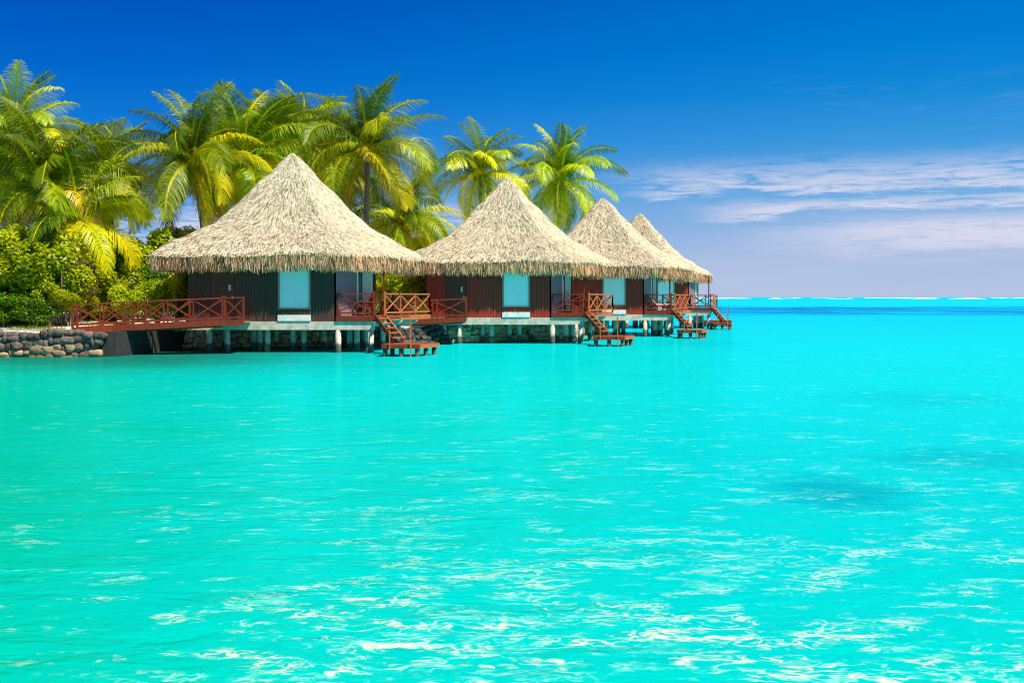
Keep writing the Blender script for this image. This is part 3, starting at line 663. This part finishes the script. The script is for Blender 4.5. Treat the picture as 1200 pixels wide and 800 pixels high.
# ------------------------------------------------------------------ palms
def palm_crown(seed, nf=30):
    g = np.random.default_rng(seed); VV, FF, CC = [], [], []; n = 0
    def addq(a, b, c, d, v):
        nonlocal n
        k = len(a); V = np.stack([a, b, c, d], 1).reshape(-1, 3); VV.append(V); FF.append(np.arange(4*k).reshape(-1, 4)+n); CC.append(np.repeat(v, 4)); n += 4*k
    for i in range(nf):
        f = i/(nf-1)                         # 0 youngest (upright) .. 1 oldest (hanging)
        azm = i*2.39996+g.normal(0, .18)
        ph = R(84-112*f**1.15+g.normal(0, 7)); droop = R(58+44*math.sin(f*2.6)+g.normal(0, 10)); L = (.82+.26*math.sin(.5+f*2.4))*g.uniform(.9, 1.08)
        if f > .9: ph = R(-42+g.normal(0, 8)); droop = R(42)
        K = 26; t = np.linspace(0, 1, K); pit = ph-droop*t**1.35
        twist = g.normal(0, .35)*t**1.5
        az_ = azm+twist
        dv = np.stack([np.cos(pit)*np.cos(az_), np.cos(pit)*np.sin(az_), np.sin(pit)], 1)
        P = np.concatenate([[[0,0,0]], np.cumsum(dv[:-1]*L/(K-1), 0)])
        side = np.stack([-np.sin(az_), np.cos(az_), np.zeros(K)], 1)
        rot = g.normal(0, .45)               # frond plane rolls a little
        upv = np.cross(side, dv); side = side*math.cos(rot)+upv*math.sin(rot); upv = np.cross(side, dv)
        upv *= np.where(upv[:,2:3] >= 0, 1, -1)
        fv = np.clip(.27+.36*f**1.2+g.normal(0, .16)+(.2 if g.random() < .18 else 0), .05, .88)
        if f > .96 and g.random() < .4: fv = .97
        # rachis
        w0 = (.019*(1-t)+.005); a = P-side*w0[:, None]; b = P+side*w0[:, None]
        addq(a[:-1], b[:-1], b[1:], a[1:], np.full(K-1, .9))
        a = P-upv*w0[:, None]*.8; b = P+upv*w0[:, None]*.8
        addq(a[:-1], b[:-1], b[1:], a[1:], np.full(K-1, .9))
        # leaflets
        NL = 84
        for s in (-1, 1):
            tt = np.linspace(.10, .995, NL)+g.normal(0, .003, NL); tt = np.clip(tt, 0, 1)
            px = np.stack([np.interp(tt, t, P[:, k]) for k in range(3)], 1)
            dd = np.stack([np.interp(tt, t, dv[:, k]) for k in range(3)], 1); ss = np.stack([np.interp(tt, t, side[:, k]) for k in range(3)], 1)*s
            uu = np.stack([np.interp(tt, t, upv[:, k]) for k in range(3)], 1)
            ll = (.235*np.sin(np.pi*np.clip(tt*.86+.12, 0, 1))**.75+.03)*g.uniform(.82, 1.1, NL)
            fw = .35+.75*tt**2
            vee = g.normal(.12, .12, NL)
            d1 = ss+dd*fw[:, None]+uu*vee[:, None]; d1 /= np.linalg.norm(d1, axis=1, keepdims=True)
            grav = (.72+.5*f+g.normal(0, .15, NL))[:, None]*np.array([0, 0, -1.0])
            d2 = d1+grav; d2 /= np.linalg.norm(d2, axis=1, keepdims=True)
            m1 = px+d1*(ll*.42)[:, None]; m2 = m1+d2*(ll*.62)[:, None]
            wv = np.cross(d1, uu+.3*dd); wv /= np.linalg.norm(wv, axis=1, keepdims=True)+1e-9; wd = .0045*g.uniform(.8, 1.3, NL)
            v = np.clip(fv+g.normal(0, .07, NL), 0, 1)
            addq(px-wv*wd[:, None]*.6, px+wv*wd[:, None]*.6, m1+wv*wd[:, None], m1-wv*wd[:, None], v)
            addq(m1-wv*wd[:, None], m1+wv*wd[:, None], m2+wv*wd[:, None]*.25, m2-wv*wd[:, None]*.25, np.clip(v+.05, 0, 1))
    return np_mesh('crown', np.vstack(VV), np.vstack(FF), np.concatenate(CC))
crowns = [palm_crown(s, nf) for s, nf in ((1, 31), (2, 30), (3, 32), (4, 28), (5, 31))]
for c in crowns: c.materials.append(M['frond'])
nutm = None
def palm(px, py, Y, scale, var, rz, lean, label):
    global nutm
    X, _, z = at(px, py, Y); base = Vector((X+lean[0], Y+lean[1], .9))
    r = empty('coconut_palm', base); tag(r, label, 'palm tree', 'coconut palms behind the bungalows')
    top = Vector((X, Y, z))-base; m = MB(); n = 22; k = 10; prev = None
    pts_ = []
    for i in range(n+1):
        t = i/n; p = Vector((top.x*t**1.6, top.y*t**1.6, top.z*t)); rad = .17+.13*math.exp(-t*9)-.05*t + (.012 if i % 2 else 0)
        pts_.append([(p.x+math.cos(a)*rad, p.y+math.sin(a)*rad, p.z) for a in [2*math.pi*j/k for j in range(k)]])
    m.v = [q for ring in pts_ for q in ring]; m.f = [(i*k+j, i*k+(j+1) % k, (i+1)*k+(j+1) % k, (i+1)*k+j) for i in range(n) for j in range(k)]
    m.build('trunk', M['bark'], r, True)
    c = link_mesh('crown', crowns[var], None, r); c.location = top; c.scale = (scale,)*3; c.rotation_euler = (random.uniform(-.08,.08), random.uniform(-.08,.08), rz)
    if nutm is None:
        vs, fs, n0 = [], [], 0
        for q in range(9):
            V, Fc = RV[q % 8]; a = q*2.4; rr = .26+.1*(q % 3)
            vs.append(V*np.array((.12,.12,.15))+np.array((math.cos(a)*rr, math.sin(a)*rr, -.18-.14*(q % 3)))); fs.append(Fc+n0); n0 += len(V)
        nutm = np_mesh('coconut_bunch', np.vstack(vs), np.vstack(fs), smooth=True); nutm.materials.append(M['coconut'])
    q = link_mesh('coconut_bunch', nutm, None, r); q.location = top
    return r
PALMS = [
 (20, 168, 57, 4.3, 0, .4, (-.5, .8), 'tall coconut palm rising highest at the left edge of the photo'),
 (52, 222, 55, 4.9, 1, 1.9, (-1.0, .5), 'large front coconut palm with long arching yellow fronds above the left bush'),
 (122, 208, 66, 4.3, 2, 3.0, (.6, 1), 'darker coconut palm set back between the front left palm and the pair beside the roof'),
 (-22, 225, 60, 4.6, 3, 5.1, (0, .8), 'coconut palm mostly cut off by the left edge of the photo'),
 (90, 262, 54, 4.1, 3, 2.4, (.6, .5), 'low young coconut palm with drooping yellow fronds over the garden shrubs'),
 (226, 190, 60, 4.6, 4, .9, (.8, .6), 'coconut palm above the left slope of the nearest roof, left of a close pair'),
 (284, 188, 63, 4.7, 0, 2.2, (1.2, .5), 'coconut palm above the left slope of the nearest roof, right of a close pair'),
 (347, 172, 70, 4.5, 2, 4.0, (.5, .8), 'coconut palm directly behind the peak of the nearest roof'),
 (312, 176, 68, 4.5, 1, 1.0, (.5, .8), 'coconut palm set back just left of the peak of the nearest roof'),
 (388, 196, 72, 4.5, 4, 3.3, (.3, .6), 'coconut palm set back between the nearest roof peak and the tall free standing palm'),
 (431, 178, 64, 4.8, 1, 5.3, (-.2, .3), 'tall coconut palm standing free right of the nearest roof peak'),
 (470, 262, 71, 4.6, 4, 1.1, (.3, .4), 'low coconut palm with drooping fronds in the dip between the first two roofs'),
 (563, 205, 80, 4.7, 3, 0.2, (.2, .6), 'coconut palm behind the left slope of the second roof'),
 (657, 214, 80, 4.6, 0, 4.4, (-.3, .5), 'rightmost coconut palm, between the second and third roofs'),
]
for a in PALMS: palm(*a)

# ------------------------------------------------------------------ shrubs and broadleaf trees
def bush_crown(seed, N=9500, leaf=.055, lobes=16, shape=1.7):
    g = np.random.default_rng(seed)
    LC = g.normal(size=(lobes, 3)); LC /= np.linalg.norm(LC, axis=1, keepdims=True); LC *= g.uniform(.35, .72, (lobes, 1)); LR = g.uniform(.2, .42, lobes)
    k = g.integers(0, lobes, N); d = g.normal(size=(N, 3)); d /= np.linalg.norm(d, axis=1, keepdims=True)
    rr = g.uniform(.35, 1.0, N)**.5
    # twigs poking out
    poke = (g.random(N) < .06)*g.uniform(0, .35, N)
    P = LC[k]+d*(LR[k]*(rr+poke))[:, None]
    nm = d*.5+g.normal(size=(N, 3))*.55+np.array([.1, -.1, .75]); nm /= np.linalg.norm(nm, axis=1, keepdims=True)
    ax = np.cross(nm, g.normal(size=(N, 3))); ax /= np.linalg.norm(ax, axis=1, keepdims=True); bx = np.cross(nm, ax)
    l = leaf*g.uniform(.6, 1.3, N); wv = l/shape
    a = P-ax*l[:, None]; c = P+ax*l[:, None]-nm*(l*.35)[:, None]; b = P+bx*wv[:, None]*.75+nm*(l*.1)[:, None]; e = P-bx*wv[:, None]*.75+nm*(l*.1)[:, None]
    V = np.stack([a, b, c, e], 1).reshape(-1, 3)
    v = np.clip(g.beta(2, 2, N)*.7+.12+.25*(g.random(lobes)[k]-.5), 0, 1)
    return np_mesh('crown', V, np.arange(4*N).reshape(-1, 4), np.repeat(v, 4))
bc = [bush_crown(21), bush_crown(22, 10500, .05, 20), bush_crown(23, 9000, .06, 13), bush_crown(24, 10000, .052, 22), bush_crown(25, 8500, .065, 12, 1.3)]
bcm = {}
def crown_of(k, mt):
    if (k, mt) not in bcm:
        c = bc[k].copy(); c.materials.append(M[mt]); bcm[(k, mt)] = c
    return bcm[(k, mt)]
def bush(px, py, rx, ry, Y, k, mt, label, name='garden_shrub', cat='shrub', dr=None, group='shrubs and small trees in the garden'):
    X, _, z = at(px, py, Y); s = Y/F; base = Vector((X, Y, .95)); r = empty(name, base, random.uniform(-.4, .4)); tag(r, label, cat, group)
    c = link_mesh('crown', crown_of(k, mt), None, r); c.location = (0, 0, z-.95); c.scale = (rx*s*1.15, (dr or rx*.85)*s, ry*s*1.2)
    m = MB(); hz = z-.95
    for q in range(5):
        a = q*1.3+random.random(); e = Vector((math.cos(a)*rx*s*.5, math.sin(a)*rx*s*.5, hz+ry*s*random.uniform(-.1, .4)))
        mid = Vector((e.x*.3, e.y*.3, hz*.4)); m.cyl((e.x*.05, e.y*.05, -.1), mid, .06, .045, 7); m.cyl(mid, e, .045, .015, 6)
    m.build('trunk', M['bark'], r, True)
    return r
BUSH = [
 (36, 314, 66, 54, 51.6, 0, 'leafy', 'large rounded yellow green tree behind the seawall at the left edge', 'sea_almond_tree', 'tree'),
 (2, 360, 34, 20, 50.2, 1, 'leafd', 'low leafy shrub at the left edge standing on the sand behind the seawall'),
 (40, 361, 28, 19, 50.4, 3, 'leafd', 'low leafy shrub standing in front of the trunks of the large yellow green tree'),
 (72, 326, 34, 36, 51.2, 4, 'leafy', 'rounded yellow green shrub joining the right side of the large tree behind the seawall'),
 (134, 326, 34, 26, 54.2, 2, 'leafy', 'sunlit shrub over the middle of the footbridge, below the drooping yellow fronds'),
 (208, 288, 30, 24, 60, 1, 'leafy', 'bright green treetop showing just above the left eave of the nearest roof', 'background_tree', 'tree'),
 (82, 352, 22, 16, 50.8, 0, 'leafy', 'low green shrub beside the path at the shore end of the footbridge'),
 (-24, 335, 45, 40, 51.5, 2, 'leafy', 'leafy green shrub cut off by the left edge of the photo'),
 (20, 358, 42, 22, 51.5, 1, 'leafd', 'dark green shrub spilling over the sand at the foot of the large yellow green tree'),
 (57, 346, 20, 15, 50.5, 4, 'leafy', 'small bright green sapling on a pale stem beside the path', 'sapling', 'sapling'),
 (86, 330, 32, 34, 51.5, 3, 'leafb', 'dry brownish shrub between the large yellow green tree and the footbridge'),
 (112, 318, 32, 36, 56, 0, 'leafd', 'tall dark green shrub directly behind the shore end of the footbridge'),
 (142, 306, 32, 30, 57, 1, 'leafy', 'tall mid green shrub behind the middle of the footbridge'),
 (185, 302, 32, 32, 58, 4, 'leafy', 'bright green broad leaved shrub next to the left corner of the nearest roof'),
 (165, 335, 34, 26, 56, 3, 'leafd', 'dark shaded shrub behind the middle of the footbridge, below the taller green one'),
 (118, 357, 30, 20, 53.5, 2, 'leafy', 'low light green shrub behind the shore end of the footbridge railing'),
 (152, 353, 28, 22, 53, 0, 'leafy', 'rounded light green shrub in the middle of the hedge behind the footbridge railing'),
 (184, 350, 26, 24, 53.2, 1, 'leafy', 'light green shrub behind the footbridge, left of the spiky pandanus'),
 (222, 348, 26, 28, 54.6, 2, 'leafy', 'green shrub behind the footbridge against the left wall of the nearest bungalow'),
 (92, 300, 40, 40, 62, 2, 'leafd', 'dark tree in the background between the left palms', 'background_tree', 'tree'),
 (200, 322, 45, 40, 64, 3, 'leafd', 'dark tree in the background behind the left corner of the nearest roof', 'background_tree', 'tree'),
 (20, 320, 60, 50, 60, 4, 'leafd', 'dark tree in the background at the far left edge', 'background_tree', 'tree'),
 (-30, 330, 60, 44, 84, 0, 'leafd', 'distant dark tree closing the view behind the seawall, at the left edge', 'background_tree', 'tree'),
 (42, 338, 55, 44, 88, 1, 'leafd', 'distant dark tree closing the view above the sandy path', 'background_tree', 'tree'),
 (100, 340, 50, 42, 80, 3, 'leafd', 'distant dark tree closing the view behind the shore end of the footbridge', 'background_tree', 'tree'),
 (150, 338, 50, 44, 84, 0, 'leafd', 'distant dark tree closing the view behind the middle of the footbridge', 'background_tree', 'tree'),
 (205, 338, 50, 40, 78, 1, 'leafd', 'distant dark tree closing the view behind the pandanus', 'background_tree', 'tree'),
 (478, 352, 46, 26, 78, 2, 'leafd', 'low dark green tree behind the side railing of the nearest terrace', 'background_tree', 'tree'),
 (436, 342, 20, 24, 70, 3, 'leafy', 'green shrub behind the glass door end of the nearest terrace'),
 (448, 333, 22, 24, 66, 0, 'leafy', 'green shrub seen over the nearest terrace railing, left of the roof post', ),
 (476, 332, 24, 24, 65, 1, 'leafy', 'yellow green shrub seen over the nearest terrace railing, right of the roof post'),
 (505, 335, 24, 24, 67, 3, 'leafy', 'green shrub half hidden behind the left wall of the second bungalow'),
 (508, 292, 28, 26, 74, 4, 'leafd', 'dark green tree filling the dip between the first two roofs', 'background_tree', 'tree'),
 (462, 292, 30, 30, 76, 2, 'leafd', 'dark green tree just behind the right slope of the nearest roof', 'background_tree', 'tree'),
]
for a in BUSH: bush(*a)
# pandanus: spiky rosette on a short stem
def pandanus(px, py, Y, s, label):
    X, _, z = at(px, py, Y); r = empty('pandanus', (X, Y, .95)); tag(r, label, 'plant')
    MB().cyl((0,0,-.1),(0.05,0,z-.95),.07,.05,8).build('trunk', M['bark'], r, True)
    VV, FF, CC = [], [], []; n = 0
    for i in range(60):
        az_ = i*2.4; el = R(85-95*i/60+random.uniform(-8,8)); L = s*random.uniform(.8,1.1); p = np.array([0,0,z-.95]); K = 5
        prev = None; sd_ = np.array([-math.sin(az_), math.cos(az_), 0])
        for k in range(K+1):
            wd = .05*(1-k/K)+.004; a, b = p-sd_*wd, p+sd_*wd
            VV += [a, b]; CC += [.5+.5*random.random()]*2
            if k: FF.append([n+2*k-2, n+2*k-1, n+2*k+1, n+2*k])
            e = el-R(70)*(k/K)**1.5; p = p+np.array([math.cos(e)*math.cos(az_), math.cos(e)*math.sin(az_), math.sin(e)])*L/K
        n += 2*(K+1)
    link_mesh('leaves', np_mesh('leaves', VV, FF, CC), M['leafy'], r)
pandanus(206, 340, 51.6, 1.1, 'spiky pandanus with long arching leaves behind the footbridge near the bungalow wall')

# grass tufts along the sandy edge
N = 9000; gx = rng.uniform(-30, -14, N); gy = 48.6+rng.gamma(1.6, 1.6, N); keep = (gy < 57) & (rng.random(N) < .4+.5*np.sin(gx*1.7+gy)) & ~((gx > -19.5) & (gy < 48.6))
gx, gy = gx[keep], gy[keep]; N = len(gx); a = rng.uniform(0, 6.28, N); h = rng.uniform(.05, .16, N)
p = np.stack([gx, gy, np.array([gh(a_, b_)-.01 for a_, b_ in zip(gx, gy)])], 1); sdv = np.stack([np.cos(a), np.sin(a), 0*a], 1)*.02; tp = p+np.stack([rng.normal(0,.05,N), rng.normal(0,.05,N), h], 1)
V = np.stack([p-sdv, p+sdv, tp+sdv*.3, tp-sdv*.3], 1).reshape(-1,3)
go = link_mesh('grass', np_mesh('grass', V, np.arange(4*N).reshape(-1,4), np.repeat(rng.random(N), 4)), M['grass']); tag(go, 'short green grass tufts on the sandy shore behind the seawall', 'grass', None, 'stuff')

# surf on the barrier reef
VV, FF = [], []; n = 0
for k in range(60):
    y = rng.uniform(1500, 3200); x = rng.uniform(.12, .60)*y; L = rng.uniform(8, 60); h = rng.uniform(.2, .9); K = 14
    for j in range(K+1):
        f = j/K; hh = h*math.sin(math.pi*f)**.6*rng.uniform(.6, 1.1)+.02; xx = x+L*f; yy = y+3*math.sin(f*5)
        VV += [(xx, yy-3, 0), (xx, yy, hh), (xx, yy+2.5, 0)]
        if j: b = n+3*j; FF += [(b-3, b, b+1, b-2), (b-2, b+1, b+2, b-1)]
    n += 3*(K+1)
so_ = link_mesh('surf', np_mesh('surf', VV, FF), M['foam']); tag(so_, 'thin broken line of white surf on the reef at the horizon', 'surf', None, 'stuff')
